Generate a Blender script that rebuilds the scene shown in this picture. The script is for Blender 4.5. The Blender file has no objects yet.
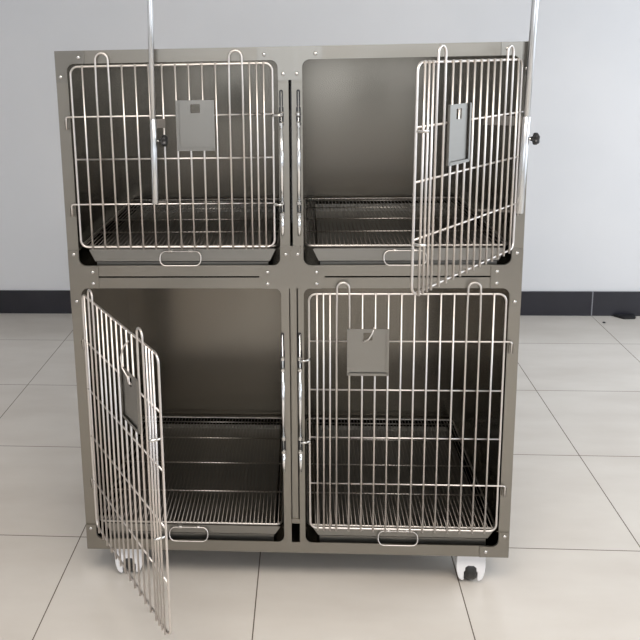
import bpy, bmesh, math, random
from mathutils import Vector, Matrix
random.seed(7)
C = bpy.context.scene.collection
PI = math.pi

# ------------------------------------------------------------------ materials
def new_mat(name):
    m = bpy.data.materials.new(name); m.use_nodes = True
    nt = m.node_tree
    return m, nt, nt.nodes['Principled BSDF']

def metal(name, col, rough, brushed=0.0, axis=0, metallic=1.0, blotch=0.0, bump=.08):
    m, nt, b = new_mat(name)
    b.inputs['Base Color'].default_value = (*col, 1)
    b.inputs['Metallic'].default_value = metallic
    b.inputs['Roughness'].default_value = rough
    if brushed or blotch:
        tc = nt.nodes.new('ShaderNodeTexCoord')
        mp = nt.nodes.new('ShaderNodeMapping')
        s = [260, 260, 260]; s[axis] = 4
        mp.inputs['Scale'].default_value = s
        nt.links.new(tc.outputs['Object'], mp.inputs['Vector'])
        n = nt.nodes.new('ShaderNodeTexNoise'); n.inputs['Scale'].default_value = 1
        n.inputs['Detail'].default_value = 2
        nt.links.new(mp.outputs[0], n.inputs['Vector'])
        n2 = nt.nodes.new('ShaderNodeTexNoise'); n2.inputs['Scale'].default_value = 5
        n2.inputs['Detail'].default_value = 3
        nt.links.new(tc.outputs['Object'], n2.inputs['Vector'])
        a = nt.nodes.new('ShaderNodeMath'); a.operation = 'MULTIPLY_ADD'
        a.inputs[1].default_value = brushed; a.inputs[2].default_value = rough - brushed * .5
        nt.links.new(n.outputs['Fac'], a.inputs[0])
        c = nt.nodes.new('ShaderNodeMath'); c.operation = 'MULTIPLY_ADD'
        c.inputs[1].default_value = blotch
        nt.links.new(n2.outputs['Fac'], c.inputs[0]); nt.links.new(a.outputs[0], c.inputs[2])
        nt.links.new(c.outputs[0], b.inputs['Roughness'])
        bp = nt.nodes.new('ShaderNodeBump'); bp.inputs['Strength'].default_value = bump
        bp.inputs['Distance'].default_value = .0005
        nt.links.new(n.outputs['Fac'], bp.inputs['Height'])
        nt.links.new(bp.outputs[0], b.inputs['Normal'])
    return m

STEEL = metal('brushed_steel', (.275, .258, .228), .30, .14, 2, blotch=.14)
STEEL_H = metal('brushed_steel_horizontal', (.275, .258, .228), .30, .14, 0, blotch=.14)
ARM = metal('dull_arm_steel', (.16, .145, .13), .5)
JOINT = metal('joint_plate_steel', (.27, .255, .228), .25, .10, 2, blotch=.12)
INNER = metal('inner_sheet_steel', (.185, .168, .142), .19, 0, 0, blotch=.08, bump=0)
TRAY = metal('tray_steel', (.26, .25, .23), .38, .14, 0)
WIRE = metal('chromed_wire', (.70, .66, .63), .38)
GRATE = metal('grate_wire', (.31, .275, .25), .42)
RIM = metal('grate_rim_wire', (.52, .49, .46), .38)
RIVET = metal('rivet_steel', (.58, .57, .55), .25)
ROD = metal('polished_rod', (.86, .87, .88), .14)
POLE = metal('pole_steel', (.62, .63, .64), .28, .08, 2)
CARD = metal('card_plate_steel', (.26, .25, .23), .36, .08, 0)

def plastic(name, col, rough, spec=.5):
    m, nt, b = new_mat(name)
    b.inputs['Base Color'].default_value = (*col, 1)
    b.inputs['Roughness'].default_value = rough
    b.inputs['Specular IOR Level'].default_value = spec
    return m
WHITE = plastic('white_plastic', (.78, .78, .80), .35)
BLACK = plastic('black_plastic', (.012, .012, .013), .35)
RUBBER = plastic('dark_rubber', (.018, .018, .018), .4)
SCRAP = plastic('black_scrap', (.012, .012, .014), .5)

def wall_mat():
    m, nt, b = new_mat('white_wall_paint')
    tc = nt.nodes.new('ShaderNodeTexCoord')
    n = nt.nodes.new('ShaderNodeTexNoise'); n.inputs['Scale'].default_value = 1.3; n.inputs['Detail'].default_value = 4
    nt.links.new(tc.outputs['Object'], n.inputs['Vector'])
    r = nt.nodes.new('ShaderNodeValToRGB')
    r.color_ramp.elements[0].position = .35; r.color_ramp.elements[0].color = (.675, .685, .71, 1)
    r.color_ramp.elements[1].position = .65; r.color_ramp.elements[1].color = (.72, .725, .745, 1)
    nt.links.new(n.outputs['Fac'], r.inputs[0]); nt.links.new(r.outputs[0], b.inputs['Base Color'])
    b.inputs['Roughness'].default_value = .75
    n3 = nt.nodes.new('ShaderNodeTexNoise'); n3.inputs['Scale'].default_value = 60; n3.inputs['Detail'].default_value = 3
    nt.links.new(tc.outputs['Object'], n3.inputs['Vector'])
    bp = nt.nodes.new('ShaderNodeBump'); bp.inputs['Strength'].default_value = .05; bp.inputs['Distance'].default_value = .002
    nt.links.new(n3.outputs['Fac'], bp.inputs['Height']); nt.links.new(bp.outputs[0], b.inputs['Normal'])
    return m
WALL = wall_mat()

TX0, TY0, TS = -.1605, 2.3293, .6
def grid_mask(nt, comp, off, width):
    """1 on a joint line of the 0.6 m tile grid"""
    s = nt.nodes.new('ShaderNodeMath'); s.operation = 'SUBTRACT'; s.inputs[1].default_value = off - TS * 20 - TS / 2
    nt.links.new(comp, s.inputs[0])
    md = nt.nodes.new('ShaderNodeMath'); md.operation = 'MODULO'; md.inputs[1].default_value = TS
    nt.links.new(s.outputs[0], md.inputs[0])
    c = nt.nodes.new('ShaderNodeMath'); c.operation = 'SUBTRACT'; c.inputs[1].default_value = TS / 2
    nt.links.new(md.outputs[0], c.inputs[0])
    a = nt.nodes.new('ShaderNodeMath'); a.operation = 'ABSOLUTE'; nt.links.new(c.outputs[0], a.inputs[0])
    l = nt.nodes.new('ShaderNodeMath'); l.operation = 'LESS_THAN'; l.inputs[1].default_value = width
    nt.links.new(a.outputs[0], l.inputs[0])
    return l

def tile_mat(name, base_a, base_b, grout, xoff, yoff, rough, gw=.0017, both=True, nscale=2.2):
    m, nt, b = new_mat(name)
    tc = nt.nodes.new('ShaderNodeTexCoord'); sp = nt.nodes.new('ShaderNodeSeparateXYZ')
    nt.links.new(tc.outputs['Object'], sp.inputs[0])
    gx = grid_mask(nt, sp.outputs['X'], xoff, gw)
    mask = gx
    if both:
        gy = grid_mask(nt, sp.outputs['Y'], yoff, gw)
        mask = nt.nodes.new('ShaderNodeMath'); mask.operation = 'MAXIMUM'
        nt.links.new(gx.outputs[0], mask.inputs[0]); nt.links.new(gy.outputs[0], mask.inputs[1])
    mp = nt.nodes.new('ShaderNodeMapping'); mp.inputs['Scale'].default_value = (1, 2.6, 1)
    nt.links.new(tc.outputs['Object'], mp.inputs[0])
    n = nt.nodes.new('ShaderNodeTexNoise'); n.inputs['Scale'].default_value = nscale; n.inputs['Detail'].default_value = 5
    nt.links.new(mp.outputs[0], n.inputs['Vector'])
    r = nt.nodes.new('ShaderNodeValToRGB')
    r.color_ramp.elements[0].position = .32; r.color_ramp.elements[0].color = (*base_a, 1)
    r.color_ramp.elements[1].position = .68; r.color_ramp.elements[1].color = (*base_b, 1)
    nt.links.new(n.outputs['Fac'], r.inputs[0])
    mx = nt.nodes.new('ShaderNodeMix'); mx.data_type = 'RGBA'
    nt.links.new(mask.outputs[0], mx.inputs['Factor']); nt.links.new(r.outputs[0], mx.inputs['A'])
    mx.inputs['B'].default_value = (*grout, 1)
    nt.links.new(mx.outputs['Result'], b.inputs['Base Color'])
    rr = nt.nodes.new('ShaderNodeMath'); rr.operation = 'MULTIPLY_ADD'; rr.inputs[1].default_value = .6; rr.inputs[2].default_value = rough
    nt.links.new(mask.outputs[0], rr.inputs[0]); nt.links.new(rr.outputs[0], b.inputs['Roughness'])
    return m
FLOOR = tile_mat('beige_floor_tile', (.565, .525, .48), (.63, .595, .55), (.10, .075, .055), TX0, TY0, .16)
SKIRT = tile_mat('charcoal_skirting_tile', (.016, .016, .022), (.022, .022, .030), (.22, .22, .24), TX0, 0, .16, both=False, gw=.003)
CEIL = plastic('ceiling_white', (.78, .78, .76), .8)

# ------------------------------------------------------------------ mesh helpers
def link(name, bm, mat, parent=None, smooth=False):
    bmesh.ops.recalc_face_normals(bm, faces=bm.faces[:])
    me = bpy.data.meshes.new(name); bm.to_mesh(me); bm.free()
    me.materials.append(mat)
    if smooth:
        for p in me.polygons: p.use_smooth = True
    o = bpy.data.objects.new(name, me); C.objects.link(o)
    if parent: o.parent = parent
    return o

def box(bm, x0, x1, y0, y1, z0, z1, bev=0):
    r = bmesh.ops.create_cube(bm, size=1)
    bmesh.ops.scale(bm, vec=(x1 - x0, y1 - y0, z1 - z0), verts=r['verts'])
    bmesh.ops.translate(bm, vec=((x0 + x1) / 2, (y0 + y1) / 2, (z0 + z1) / 2), verts=r['verts'])
    if bev:
        es = list({e for v in r['verts'] for e in v.link_edges})
        bmesh.ops.bevel(bm, geom=es, offset=bev, segments=2, affect='EDGES', profile=.5)

def tube(bm, pts, r, n=8, closed=False):
    P = [Vector(p) for p in pts]; N = len(P); rings = []
    up = None
    for i in range(N):
        if closed: t = (P[(i + 1) % N] - P[i - 1]).normalized()
        elif i == 0: t = (P[1] - P[0]).normalized()
        elif i == N - 1: t = (P[-1] - P[-2]).normalized()
        else: t = ((P[i + 1] - P[i]).normalized() + (P[i] - P[i - 1]).normalized()).normalized()
        if up is None:
            up = Vector((0, 1, 0)) if abs(t.y) < .9 else Vector((1, 0, 0))
        u = (up - t * up.dot(t)).normalized(); v = t.cross(u); up = u
        rad = r[i] if isinstance(r, (list, tuple)) else r
        rings.append([bm.verts.new(P[i] + (u * math.cos(a) + v * math.sin(a)) * rad) for a in [2 * PI * k / n for k in range(n)]])
    m = N if closed else N - 1
    for i in range(m):
        A, B = rings[i], rings[(i + 1) % N]
        for k in range(n): bm.faces.new((A[k], A[(k + 1) % n], B[(k + 1) % n], B[k]))
    if not closed:
        bm.faces.new(rings[0][::-1]); bm.faces.new(rings[-1])

def rrect(x0, x1, z0, z1, r, k=6):
    """contour, counter-clockwise from the lower right corner"""
    out = []
    for cx, cz, a0 in ((x1 - r, z0 + r, -PI / 2), (x1 - r, z1 - r, 0), (x0 + r, z1 - r, PI / 2), (x0 + r, z0 + r, PI)):
        for i in range(k + 1):
            a = a0 + PI / 2 * i / k
            out.append((cx + r * math.cos(a), cz + r * math.sin(a)))
    return out

def frame_plate(bm, ox0, ox1, oz0, oz1, ix0, ix1, iz0, iz1, r, y0, y1, k=6):
    inner = rrect(ix0, ix1, iz0, iz1, r, k)
    outer = [(ox1, oz0), (ox1, oz1), (ox0, oz1), (ox0, oz0)]
    L = []
    for y in (y0, y1):
        L.append(([bm.verts.new((x, y, z)) for x, z in inner], [bm.verts.new((x, y, z)) for x, z in outer]))
    n = len(inner)
    for I, O in L:
        for c in range(4):
            b = c * (k + 1)
            for i in range(k): bm.faces.new((O[c], I[b + i], I[b + i + 1]))
            bm.faces.new((O[c], I[b + k], I[(b + k + 1) % n], O[(c + 1) % 4]))
    (I0, O0), (I1, O1) = L
    for i in range(n): bm.faces.new((I0[i], I0[(i + 1) % n], I1[(i + 1) % n], I1[i]))
    for i in range(4): bm.faces.new((O0[i], O0[(i + 1) % 4], O1[(i + 1) % 4], O1[i]))

def prism(bm, contour, y0, y1):
    """extrude an x,z contour along y"""
    A = [bm.verts.new((x, y0, z)) for x, z in contour]; B = [bm.verts.new((x, y1, z)) for x, z in contour]
    bm.faces.new(A); bm.faces.new(B[::-1]); n = len(A)
    for i in range(n): bm.faces.new((A[i], B[i], B[(i + 1) % n], A[(i + 1) % n]))

def disc_dome(bm, x, z, y, r, h):
    """domed rivet head sticking out towards -y"""
    rings = []
    for f, g in ((1, 0), (.92, .45), (.6, .85)):
        rings.append([bm.verts.new((x + r * f * math.cos(a), y - h * g, z + r * f * math.sin(a))) for a in [2 * PI * i / 12 for i in range(12)]])
    t = bm.verts.new((x, y - h, z))
    for A, B in zip(rings, rings[1:]):
        for i in range(12): bm.faces.new((A[i], A[(i + 1) % 12], B[(i + 1) % 12], B[i]))
    for i in range(12): bm.faces.new((rings[-1][i], rings[-1][(i + 1) % 12], t))
    bm.faces.new(rings[0][::-1])

def lathe(bm, prof, n=24, axis='Z', origin=(0, 0, 0)):
    rings = []
    for r, h in prof:
        ring = []
        for i in range(n):
            a = 2 * PI * i / n
            c, s = r * math.cos(a), r * math.sin(a)
            p = {'Z': (c, s, h), 'X': (h, c, s), 'Y': (c, h, s)}[axis]
            ring.append(bm.verts.new(Vector(p) + Vector(origin)))
        rings.append(ring)
    for A, B in zip(rings, rings[1:]):
        for i in range(n): bm.faces.new((A[i], A[(i + 1) % n], B[(i + 1) % n], B[i]))
    bm.faces.new(rings[0][::-1]); bm.faces.new(rings[-1])

def struct(o):
    o['kind'] = 'structure'; return o

# ------------------------------------------------------------------ the room
RX0, RX1, RY0, RY1, RZ = -2.7, 3.3, -3.2, 4.5898, 3.1
bm = bmesh.new(); box(bm, RX0 - .1, RX1 + .1, RY0 - .1, RY1 + .1, -.1, 0); struct(link('floor', bm, FLOOR))
bm = bmesh.new(); box(bm, RX0 - .1, RX1 + .1, RY0 - .1, RY1 + .1, RZ, RZ + .1); struct(link('ceiling', bm, CEIL))
bm = bmesh.new(); box(bm, RX0 - .1, RX1 + .1, RY1, RY1 + .1, 0, RZ); struct(link('wall_back', bm, WALL))
bm = bmesh.new(); box(bm, RX0 - .1, RX0, RY0, RY1, 0, RZ); struct(link('wall_left', bm, WALL))
# right wall with a wide window opening, wall behind the camera with an added one for fill
WY0, WY1, WZ0, WZ1 = .2, 4.3, .35, 2.6
def wall_with_hole(name, axis, pos, a0, a1, h0, h1, z0, z1):
    bm = bmesh.new()
    for u0, u1, v0, v1 in ((a0, h0, 0, RZ), (h1, a1, 0, RZ), (h0, h1, 0, z0), (h0, h1, z1, RZ)):
        if axis == 'x': box(bm, pos, pos + .1, u0, u1, v0, v1)
        else: box(bm, u0, u1, pos - .1, pos, v0, v1)
    return struct(link(name, bm, WALL))
wall_with_hole('wall_right', 'x', RX1, RY0, RY1, WY0, WY1, WZ0, WZ1)
BX0, BX1, BZ0, BZ1 = -1.2, 2.9, .9, 2.5
wall_with_hole('wall_front', 'y', RY0, RX0 - .1, RX1 + .1, BX0, BX1, BZ0, BZ1)
FRAMEW = plastic('window_frame_white', (.7, .7, .7), .4)
bm = bmesh.new()
for k in range(4):
    y = WY0 + (WY1 - WY0) * k / 3
    box(bm, RX1 + .02, RX1 + .07, y - .03, y + .03, WZ0, WZ1)
for z in (WZ0 + .03, WZ1 - .03): box(bm, RX1 + .02, RX1 + .07, WY0, WY1, z - .03, z + .03)
struct(link('window_1', bm, FRAMEW))
bm = bmesh.new()
for k in range(4):
    x = BX0 + (BX1 - BX0) * k / 3
    box(bm, x - .03, x + .03, RY0 - .07, RY0 - .02, BZ0, BZ1)
for z in (BZ0 + .03, BZ1 - .03): box(bm, BX0, BX1, RY0 - .07, RY0 - .02, z - .03, z + .03)
struct(link('added_window_2', bm, FRAMEW))  # unseen window, added to bring light onto the cage front
BBH = .1465
bm = bmesh.new(); box(bm, RX0, RX1, RY1 - .012, RY1, 0, BBH, .0015); struct(link('baseboard_back', bm, SKIRT))

# ------------------------------------------------------------------ the cage bank
W, H, D = 1.2385, 1.464, .705
SPLIT = .8445
cage = bpy.data.objects.new('pet_cage_bank', None); C.objects.link(cage)
cage.location = (-.6683, 2.1077, .1129); cage.rotation_euler = (0, 0, .0076)
cage['label'] = 'stainless steel pet cage bank of four compartments on castors, two wire doors open'
cage['category'] = 'cage'

def module(x0, x1, z0, z1, ix0, ix1, iz0, iz1, name):
    # face frame
    bm = bmesh.new()
    frame_plate(bm, x0, x1, z0, z1, ix0, ix1, iz0, iz1, .020, 0, .0025)
    # returns folded back behind the opening's sides
    ff = link('face_frame', bm, STEEL_H, cage)
    # folded sheet shell, open to the front
    bm = bmesh.new(); t = .0015
    box(bm, x0, x0 + t, .0025, D, z0, z1); box(bm, x1 - t, x1, .0025, D, z0, z1)
    box(bm, x0 + t, x1 - t, D - t, D, z0, z1)
    box(bm, x0 + t, x1 - t, .0025, D - t, z1 - t, z1)
    box(bm, x0 + t, x1 - t, .0025, D - t, z0, z0 + t)
    # folded seams in the rear corners
    for a, b in ((x0 + t, x0 + .022), (x1 - .022, x1 - t)): box(bm, a, b, D - .007, D - t, z0 + t, z1 - t)
    # ledges that carry the grate
    for a, b in ((x0 + t, ix0 + .004), (ix1 - .004, x1 - t)): box(bm, a, b, .004, D - t, iz0 + .044, iz0 + .0465)
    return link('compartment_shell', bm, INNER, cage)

def grate(x0, x1, z):
    bm = bmesh.new(); y0, y1 = .006, .69
    n = 46
    for i in range(1, n):
        x = x0 + (x1 - x0) * i / n
        tube(bm, [(x, y0 - .003, z + .0025), (x, y1 + .002, z + .0025)], .0013, 5)
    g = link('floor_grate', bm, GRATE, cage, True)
    bm = bmesh.new()
    tube(bm, [(x, y, z) for x, y in rrect(x0, x1, y0, y1, .02)], .0032, 8, True)
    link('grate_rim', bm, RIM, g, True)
    for y in (.175, .35, .525, y1 - y0 - .035):
        bm = bmesh.new(); tube(bm, [(x0, y0 + y, z - .001), (x1, y0 + y, z - .001)], .0024, 6)
        link('cross_rod', bm, RIM, g, True)
    return g

def tray(xa, xb, z0, z1, hx, zs):
    """sliding drip pan: slanted front lip and a wire handle"""
    bm = bmesh.new()
    prism(bm, [(xa + .016, z0), (xb - .016, z0), (xb, z1), (xa, z1)], .014, .0155)
    t = .0012
    box(bm, xa + .018, xb - .018, .0155, .67, z0 + .002, z0 + .002 + t)
    for a in (xa + .016, xb - .016 - t): box(bm, a, a + t, .0155, .67, z0 + .002, z1 - .004)
    box(bm, xa + .016, xb - .016, .67, .67 + t, z0 + .002, z1 - .004)
    box(bm, xa + .004, xb - .004, .0138, .024, z1, z1 + .0016)
    tr = link('drip_tray', bm, TRAY, cage)
    b = bmesh.new(); box(b, xa + .020, xb - .020, .016, .0175, zs, z0 - .003); box(b, xa + .020, xb - .020, .0175, .66, z0 - .0045, z0 - .003); link('tray_runner', b, TRAY, cage)
    bm = bmesh.new()
    c = [(x, .009 - .012 * max(0, min(1, ((z1 - .002) - z) / .04)), z) for x, z in rrect(hx, hx + .114, z1 - .042, z1 - .004, .0165)]
    tube(bm, c, .0018, 8, True)
    for dx in (.03, .084): box(bm, hx + dx - .006, hx + dx + .006, .007, .015, z1 - .007, z1 - .001)
    link('tray_handle', bm, WIRE, tr, True)
    return tr

# upper left, upper right, lower left, lower right
XG = ((0, .6165, .031, .5895), (.6245, W, .6525, W - .031))
for (x0, x1, ix0, ix1), hx in zip(XG, (.257, .870)):
    module(x0, x1, SPLIT + .0022, H, ix0, ix1, .8775, 1.430, 'u')
    grate(ix0 + .006, ix1 - .006, .931)
    tray(ix0 + .0255, ix1 - .0135, .886, .9195, hx, .870)
XL = ((0, .612, .031, .5905), (.6365, W, .6525, W - .031))
for (x0, x1, ix0, ix1), hx in zip(XL, (.250, .864)):
    module(x0, x1, 0, SPLIT - .0022, ix0, ix1, .0345, .812, 'l')
    grate(ix0 + .006, ix1 - .006, .0885)
    tray(ix0 + .0220, ix1 - .0115, .0505, .0745, hx, .024)
# recessed strip that closes the gap between the two lower cages
bm = bmesh.new(); box(bm, .6140, .6325, .006, .008, .096, SPLIT - .003); box(bm, .6125, .636, .003, .006, .094, .108)
fs = link('filler_strip', bm, STEEL, cage)
bm = bmesh.new(); tube(bm, [(.6155, .0045, .108), (.6155, .0045, .80)], .0012, 6); link('strip_bead', bm, STEEL, fs)
bm = bmesh.new(); box(bm, .6122, .6363, 0, .0025, .0, .0345); link('base_tie', bm, STEEL_H, cage)
bm = bmesh.new(); box(bm, .6122, .6363, .003, D - .005, .0, .002); link('base_strip', bm, STEEL_H, cage)
bm = bmesh.new(); box(bm, .6122, .6363, D - .004, D - .001, .002, SPLIT - .003); link('rear_filler_strip', bm, STEEL, cage)
# ---- riveted joint plates
def plate(contour, rivets):
    bm = bmesh.new(); prism(bm, contour, -.0030, -.0002)
    pl = link('joint_plate', bm, JOINT, cage)
    for x, z in rivets:
        b = bmesh.new(); disc_dome(b, x, z, -.0030, .0054, .0034)
        link('rivet', b, RIVET, pl, True)
def mir(c): return [(W - x, z) for x, z in c][::-1]
def arc(cx, cz, r, a0, a1, k=5): return [(cx + r * math.cos(a0 + (a1 - a0) * i / k), cz + r * math.sin(a0 + (a1 - a0) * i / k)) for i in range(k + 1)]
top = 1.4635
tl = [(.0005, top), (.0005, 1.382), (.0305, 1.382)] + arc(.051, 1.410, .0205, PI, PI / 2) + [(.08, 1.4305), (.08, top)]
plate(tl, ((.064, 1.4462), (.0136, 1.3963))); plate(mir(tl), ((W - .064, 1.4462), (W - .0136, 1.3963)))
ml = [(.0005, .9215), (.0305, .9215), (.0305, .8975)] + arc(.051, .8975, .0205, PI, PI * 1.5) + [(.0833, .877), (.0833, .8125)] + arc(.051, .792, .0205, PI / 2, PI) + [(.0305, .7565), (.0005, .7565)]
rv = ((.0173, .9105), (.0675, .8593), (.0675, .8265), (.0171, .7745))
plate(ml, rv); plate(mir(ml), [(W - x, z) for x, z in rv])
bl = [(.0005, .0005), (.0833, .0005), (.0833, .034)] + arc(.051, .0545, .0205, PI * 1.5, PI) + [(.0305, .081), (.0005, .081)]
plate(bl, ((.0145, .068), (.066, .0175))); plate(mir(bl), ((W - .0145, .068), (W - .066, .0175)))
m = .6205
tc = [(m - .0845, top), (m - .0845, 1.4305)] + arc(m - .052, 1.410, .0205, PI / 2, 0) + [(m - .0315, 1.378), (m + .0315, 1.378)] + arc(m + .052, 1.410, .0205, PI, PI / 2) + [(m + .0845, 1.4305), (m + .0845, top)]
plate(tc, ((m - .0667, 1.4443), (m + .0667, 1.4443), (m - .0175, 1.3938), (m + .0175, 1.3938)))
cc = ([(m - .0315, .932), (m - .0315, .8975)] + arc(m - .052, .8975, .0205, 0, -PI / 2) + [(m - .079, .877)] + arc(m - .079, .867, .010, PI / 2, PI, 3)
      + arc(m - .079, .822, .010, PI, PI * 1.5, 3) + [(m + .079, .812)] + arc(m + .079, .822, .010, -PI / 2, 0, 3) + arc(m + .079, .867, .010, 0, PI / 2, 3)
      + arc(m + .052, .8975, .0205, -PI / 2, -PI) + [(m + .0315, .932)])
plate(cc, ((m - .0165, .909), (m + .0165, .909), (m - .067, .8585), (m + .067, .8585), (m - .067, .825), (m + .067, .825)))

# ---- latch rods on the middle stiles
def latch(x, zs, z_top, z_bot, slot):
    """zs: the four stop rings; bright sleeves between them"""
    y = -.0085
    bm = bmesh.new()
    tube(bm, [(x, y, z_bot), (x, y, slot[1] - .004)], .0016, 8)
    tube(bm, [(x, y, zs[2] + .006), (x, y, zs[1] - .006)], [.0047, .0047], 12)
    tube(bm, [(x, y, z_bot), (x, y, zs[3] - .005)], [.0042, .0047], 12)
    ro = link('latch_rod', bm, ROD, cage, True)
    for z in zs:
        b = bmesh.new()
        lathe(b, ((.003, z - .0065), (.0070, z - .0035), (.0070, z + .0035), (.003, z + .0065)), 14, origin=(x, y, 0))
        box(b, x - .003, x + .003, y, -.0002, z - .003, z + .003)
        link('stop_ring', b, RIVET, ro)
    b = bmesh.new(); prism(b, rrect(x - .0048, x + .0048, slot[0], slot[1], .0046), -.0018, -.0003)  # flat black inlay, colour stands in for the shade inside the slot
    link('latch_slot_shade', b, BLACK, ro)
    for za, zb in ((zs[1], slot[0] - .003), (zs[3], zs[2])):
        b = bmesh.new(); prism(b, rrect(x - .0062, x + .0062, za - .004, zb + .004, .0055), -.0016, -.0003)  # black inlay painted as the dark gap between the rings
        link('latch_slot_shade', b, BLACK, ro)
latch(.597, (1.290, 1.264, 1.052, 1.022), 1.3, .962, (1.309, 1.353))
latch(.642, (1.290, 1.264, 1.052, 1.022), 1.3, .962, (1.309, 1.353))
latch(.5925, (.610, .577, .369, .328), .7, .266, (.634, .684))
latch(.6405, (.610, .577, .369, .328), .7, .266, (.634, .684))

# ---- wire doors. local x runs from the hinge (0) to the free edge, times s
def door(hx, s, z0, z1, hs, prongs, card, angle, dz, label, hooks, width=.553, bent=False, sag=0):
    """built closed in its own frame, then turned on its hinge"""
    piv_y = -.008
    o_bm = bmesh.new()
    fx0, fx1 = .020, width
    X = lambda x: s * x
    c = [(X(x), 0, z) for x, z in rrect(fx0, fx1, z0, z1, .020)]
    tube(o_bm, c, .0031, 8, True)
    wires = [.053 + .0352 * i for i in range(13)]
    last = wires[-1]
    wires += [last + (fx1 - last) * f for f in (.24, .475, .71)]
    yw = -.0046
    pairs = ((1, 2), (11, 12)); inpair = {1, 2, 11, 12}
    for i, x in enumerate(wires):
        if i in inpair: continue
        tube(o_bm, [(X(x), yw, z0 - .006), (X(x), yw, z1 + .004)], .0028, 8)
    for a, b in pairs:
        xa, xb = wires[a], wires[b]; xm = (xa + xb) / 2; r = (xb - xa) / 2 - .001
        pts = [(X(xa), yw, z0 - .006), (X(xa), yw, z1 - .05)]
        pts += [(X(xm - r * math.cos(t)), yw, z1 + .017 + r * math.sin(t)) for t in [PI * k / 10 for k in range(11)]]
        pts += [(X(xb), yw, z1 - .05), (X(xb), yw, z0 - .006)]
        tube(o_bm, pts, .0029, 8)
    for k, h in enumerate(hs):
        if k in hooks:
            tube(o_bm, [(X(.0), 0, h - .034), (X(.0), 0, h - .006), (X(.0015), 0, h - .0015), (X(.006), 0, h), (X(fx1), 0, h)], .0025, 8)
        else:
            tube(o_bm, [(X(fx0), 0, h), (X(fx1), 0, h)], .0025, 8)
    d = link('wire_door', o_bm, WIRE, cage, True)
    d['label'] = label
    for z in prongs:
        b = bmesh.new()
        tube(b, [(X(fx1 - .002), .001, z), (X(fx1 + .001), -.006, z), (X(fx1 + .012), -.013, z), (X(fx1 + .024), -.015, z)] if angle == 0 else
                [(X(fx1 - .002), .003, z), (X(fx1), -.012, z), (X(fx1 + .001), -.030, z + .002)], .0036, 10)
        link('latch_prong', b, RIVET, d, True)
    x0, x1, cz0, cz1 = card
    # card holder: pressed plate with a square window and folded lips on three sides
    b = bmesh.new()
    A, B = min(X(x0), X(x1)), max(X(x0), X(x1))
    hxm = (A + B) / 2 - .0; hw = .0125
    hz = cz1 - .022
    frame_plate(b, A, B, cz0, cz1, hxm - hw, hxm + hw, hz - .0115, hz + .0115, .001, -.0095, -.0083, 1)
    for e0, e1 in ((A, A + .0012), (B - .0012, B)): box(b, e0, e1, -.0130, -.0095, cz0, cz1)
    for e0, e1 in ((A, A + .007), (B - .007, B)): box(b, e0, e1, -.0142, -.0130, cz0 + .002, cz1)
    box(b, A, B, -.0130, -.0095, cz0, cz0 + .0012); box(b, A + .002, B - .002, -.0142, -.0130, cz0, cz0 + .007)
    link('card_holder', b, CARD, d)
    if bent:
        b = bmesh.new(); xm = (x0 + x1) / 2
        if bent == 1:
            pts = [(X(xm - .01), -.004, cz1 + .075), (X(xm - .03), -.010, cz1 + .055), (X(xm - .042), -.014, cz1 + .025), (X(xm - .035), -.014, cz1), (X(xm - .005), -.013, cz1 - .012), (X(xm), -.013, cz1 - .024)]
        else:
            pts = [(X(xm - .017), -.006, cz1 + .004), (X(xm - .012), -.010, cz1 - .012), (X(xm - .002), -.014, cz1 - .028), (X(xm + .014), -.014, cz1 - .036)]
        tube(b, pts, .002, 8); link('card_clip', b, WIRE, d, True)
    d.rotation_euler = (0, sag, -s * angle)
    off = sag * z1
    d.location = (hx - off * math.cos(angle), piv_y + s * off * math.sin(angle), dz)
    # hinge brackets pressed out of the outer stile
    for k in hooks:
        z = hs[k] - .02 + dz
        b = bmesh.new()
        for e in (-1, 1): box(b, hx + e * .0052 - .0012, hx + e * .0052 + .0012, -.009, -.0002, z - .014, z + .010)
        link('hinge_bracket', b, STEEL, cage)
    return d
HU = (1.2905, 1.176, 1.0525); HL = (.662, .5185, .374, .231)
door(.022, 1, .9325, 1.4225, HU, (1.288, 1.050), (.299, .400, 1.1976, 1.3305), 0, 0,
     'closed wire door of the upper left compartment', (0, 2))
door(W - .0195, -1, .9325, 1.4225, HU, (1.283, 1.044), (.328, .431, 1.1976, 1.3305), math.radians(53), -.003,
     'open wire door of the upper right compartment, swung towards the viewer', (0, 2), sag=.013)
door(.029, 1, .0885, .798, HL, (.600, .355), (.333, .447, .5665, .7010), math.radians(56.8), .006,
     'open wire door of the lower left compartment, swung towards the viewer', (0, 3), bent=1)
door(W - .021, -1, .0885, .798, HL, (.609, .363), (.333, .447, .5665, .7010), 0, 0,
     'closed wire door of the lower right compartment', (0, 3), width=.551, bent=2)

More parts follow.
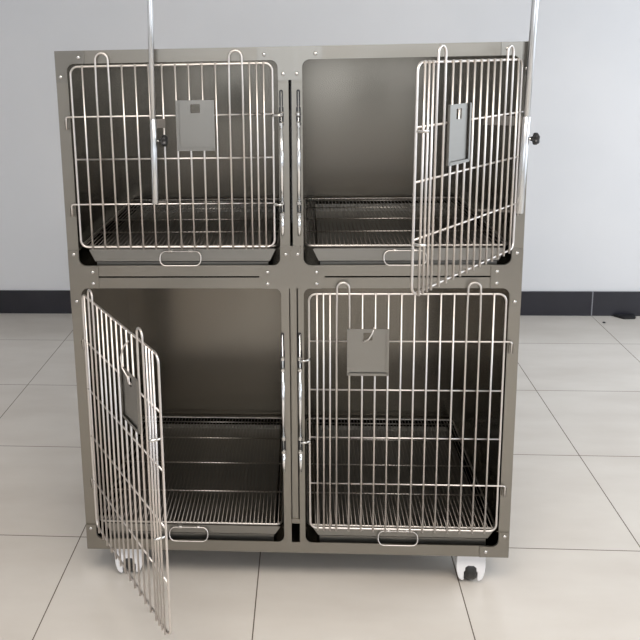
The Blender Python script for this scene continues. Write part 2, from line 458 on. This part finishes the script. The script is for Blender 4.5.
# ---- castors: white twin-wheel hood, dark wheels
def castor(x, y, rot):
    hub = .1129
    bm = bmesh.new()
    # hooded body: half-round shell seen from the front, tapering down, open at the bottom centre
    R = .042
    side = [(R, -.055), (R * .97, -.070), (R * .90, -.084), (R * .80, -.095), (.024, -.102), (.0195, -.099)]
    cut = [(.0195, -.074), (.0185, -.0715), (.016, -.0705)]
    contour = [(R * .98, -.004)] + side + cut + [(-x, z) for x, z in (side[::1] + cut)[::-1]] + [(-R * .98, -.004)]
    prism(bm, contour, -.036, .036)
    bmesh.ops.recalc_face_normals(bm, faces=bm.faces[:])
    hood = link('castor', bm, WHITE, cage)
    mb = hood.modifiers.new('bevel', 'BEVEL'); mb.width = .007; mb.segments = 3; mb.limit_method = 'ANGLE'
    for p in hood.data.polygons: p.use_smooth = False
    hood.location = (x, y, 0); hood.rotation_euler = (0, 0, rot)
    wb = bmesh.new()
    lathe(wb, ((.028, -.0180), (.0385, -.016), (.0415, -.008), (.0415, .008), (.0385, .016), (.028, .0180)), 32, 'X', (0, 0, -hub + .0416))
    link('castor_wheel', wb, RUBBER, hood, True)
    sb = bmesh.new(); box(sb, -.036, .036, -.036, .036, -.0045, -.0003); lathe(sb, ((.014, -.02), (.014, -.004)), 16)
    link('castor_plate', sb, RIVET, hood)
for x, y, r in ((.112, .065, .1), (W - .097, .065, -.05), (.112, D - .065, .2), (W - .1, D - .065, -.15)): castor(x, y, r)

# ------------------------------------------------------------------ poles clamped to the cage
def pole(lx, ly, lz0, top, lean, label, arm, knobdir, zsl, rr, channel):
    root = bpy.data.objects.new('drip_stand_pole', None); C.objects.link(root)
    Mw = Matrix.Rotation(.0076, 4, 'Z')
    loc = Vector((-.6683, 2.1077, .1129)) + Mw @ Vector((lx, ly, lz0))
    root.location = loc
    root.rotation_euler = (0, lean, .0076)
    root['label'] = label; root['category'] = 'pole'; root['group'] = 'vertical poles clamped to the cage front'
    L = top - lz0
    bm = bmesh.new(); tube(bm, [(0, 0, .03), (0, 0, L)], rr, 20); link('rod', bm, POLE, root, True)
    bm = bmesh.new(); lathe(bm, ((rr + .001, 0), (rr + .002, .001), (rr + .002, zsl - .001), (rr + .001, zsl)), 24)
    link('sleeve', bm, POLE, root, True)
    if channel:
        bm = bmesh.new(); box(bm, -.024, -.008, .002, .006, .004, zsl, .0006); link('clamp_channel', bm, ARM, root)
    # clamp arms going back through the wires to the cage
    ax, ay = arm
    for z, h in ((zsl - .012, .024), (.004, .006)):
        bm = bmesh.new()
        ln = math.hypot(ax, ay); ux, uy = ax / ln, ay / ln
        box(bm, .008, ln, -.0015, .0015, z - h / 2, z + h / 2, .0006)
        bmesh.ops.rotate(bm, cent=(0, 0, 0), matrix=Matrix.Rotation(math.atan2(uy, ux), 3, 'Z'), verts=bm.verts[:])
        link('clamp_arm', bm, ARM, root)
    # lobed hand knob
    bm = bmesh.new()
    n = 40; zk = zsl - .057
    pr = []
    for h, f in ((.014, .35), (.020, .45), (.022, .95), (.025, 1.08), (.032, 1.08), (.035, .85)):
        ring = []
        for i in range(n):
            a = 2 * PI * i / n; r = (.0125 + .0028 * math.cos(5 * a)) * f
            ring.append(bm.verts.new((h * knobdir, r * math.cos(a), zk + r * math.sin(a))))
        pr.append(ring)
    for A, B in zip(pr, pr[1:]):
        for i in range(n): bm.faces.new((A[i], A[(i + 1) % n], B[(i + 1) % n], B[i]))
    bm.faces.new(pr[0][::-1]); bm.faces.new(pr[-1])
    kn = link('clamp_knob', bm, BLACK, root, True)
    bm = bmesh.new(); tube(bm, [(.008 * knobdir, 0, zk), (.024 * knobdir, 0, zk)], .0035, 10); link('knob_screw', bm, RIVET, kn, True)
    return root
pole(.2585, -.034, 1.058, 2.05, .015, 'left steel pole standing in front of the closed upper left door, black knob', (.030, .012), 1, .226, .0070, False)
pole(1.2160, -.0250, 1.024, 2.05, .028, 'right steel pole at the outer edge of the cage, behind the open upper right door', (-.105, .010), 1, .252, .0085, True)

# ------------------------------------------------------------------ small dark scrap at the wall
bm = bmesh.new()
pts = [(1.755, 4.574), (1.885, 4.576), (1.868, 4.520), (1.800, 4.516)]
A = [bm.verts.new((x, y, .0005)) for x, y in pts]; B = [bm.verts.new((x, y, .012)) for x, y in pts]
bm.faces.new(A[::-1]); bm.faces.new(B)
for i in range(4): bm.faces.new((A[i], A[(i + 1) % 4], B[(i + 1) % 4], B[i]))
bmesh.ops.bevel(bm, geom=bm.edges[:], offset=.004, segments=2, affect='EDGES')
o = link('floor_scrap', bm, SCRAP); o['label'] = 'small flat black object lying on the floor against the dark skirting'; o['category'] = 'scrap'
bm = bmesh.new(); lathe(bm, ((.004, .0003), (.009, .002), (.007, .006), (.002, .008)), 10, origin=(1.668, 4.456, 0))
o = link('dirt_crumb', bm, SCRAP, smooth=True); o['label'] = 'tiny dark crumb on the pale tile near the black object'; o['category'] = 'crumb'

# ------------------------------------------------------------------ light
def area(name, loc, rot, sx, sy, power, col):
    l = bpy.data.lights.new(name, 'AREA'); l.shape = 'RECTANGLE'; l.size = sx; l.size_y = sy; l.energy = power; l.color = col
    o = bpy.data.objects.new(name, l); C.objects.link(o); o.location = loc; o.rotation_euler = rot
area('daylight_side', (RX1 + 1.1, 1.9, 2.5), (0, math.radians(62), 0), 2.4, 4.2, 105, (.87, .94, 1))
area('rear_fill_light', ((BX0 + BX1) / 2, RY0 - .09, (BZ0 + BZ1) / 2), (PI / 2, 0, 0), BX1 - BX0, BZ1 - BZ0, 27, (.90, .95, 1))  # added fill from behind the camera for the cage front
# unseen flush ceiling panel, added as warm fill for upper wall and floor
bm = bmesh.new(); frame_plate(bm, -1.26, 1.26, -.66, .66, -1.2, 1.2, -.6, .6, .02, 0, .04)
fr = link('fill_light_frame', bm, FRAMEW); fr.location = (.2, .1, RZ - .0005); fr.rotation_euler = (PI / 2, 0, 0); fr['kind'] = 'structure'; fr.name = 'fill_trim_1'
area('ceiling_fill_light', (.2, .1, RZ - .03), (0, 0, 0), 2.4, 1.2, 98, (1, .91, .81))  # added warm fill that evens out the walls
w = bpy.data.worlds.new('world'); bpy.context.scene.world = w; w.use_nodes = True
w.node_tree.nodes['Background'].inputs[0].default_value = (.86, .92, 1, 1)
w.node_tree.nodes['Background'].inputs[1].default_value = 1.9

# ------------------------------------------------------------------ camera
cam = bpy.data.cameras.new('camera'); co = bpy.data.objects.new('camera', cam); C.objects.link(co)
f, cx, cy, hc = 799.28, 249.28, 208.28, 1.5761
R = Vector((.99720339, .07192484, -.02030296)); U = Vector((.00565698, .19824186, .98013681)); F = Vector((-.07452108, .9775106, -.19728058))
co.matrix_world = Matrix(((R.x, U.x, -F.x, 0), (R.y, U.y, -F.y, 0), (R.z, U.z, -F.z, hc), (0, 0, 0, 1)))
cam.sensor_width = 36; cam.sensor_fit = 'HORIZONTAL'; cam.lens = 36 * f / 640
cam.shift_x = (320 - cx) / 640; cam.shift_y = (cy - 320) / 640
cam.clip_start = .05
S = bpy.context.scene; S.camera = co
S.view_settings.view_transform = 'Standard'; S.view_settings.look = 'None'
S.view_settings.gamma = 1; S.view_settings.use_curve_mapping = False
S.view_settings.exposure = 0.0
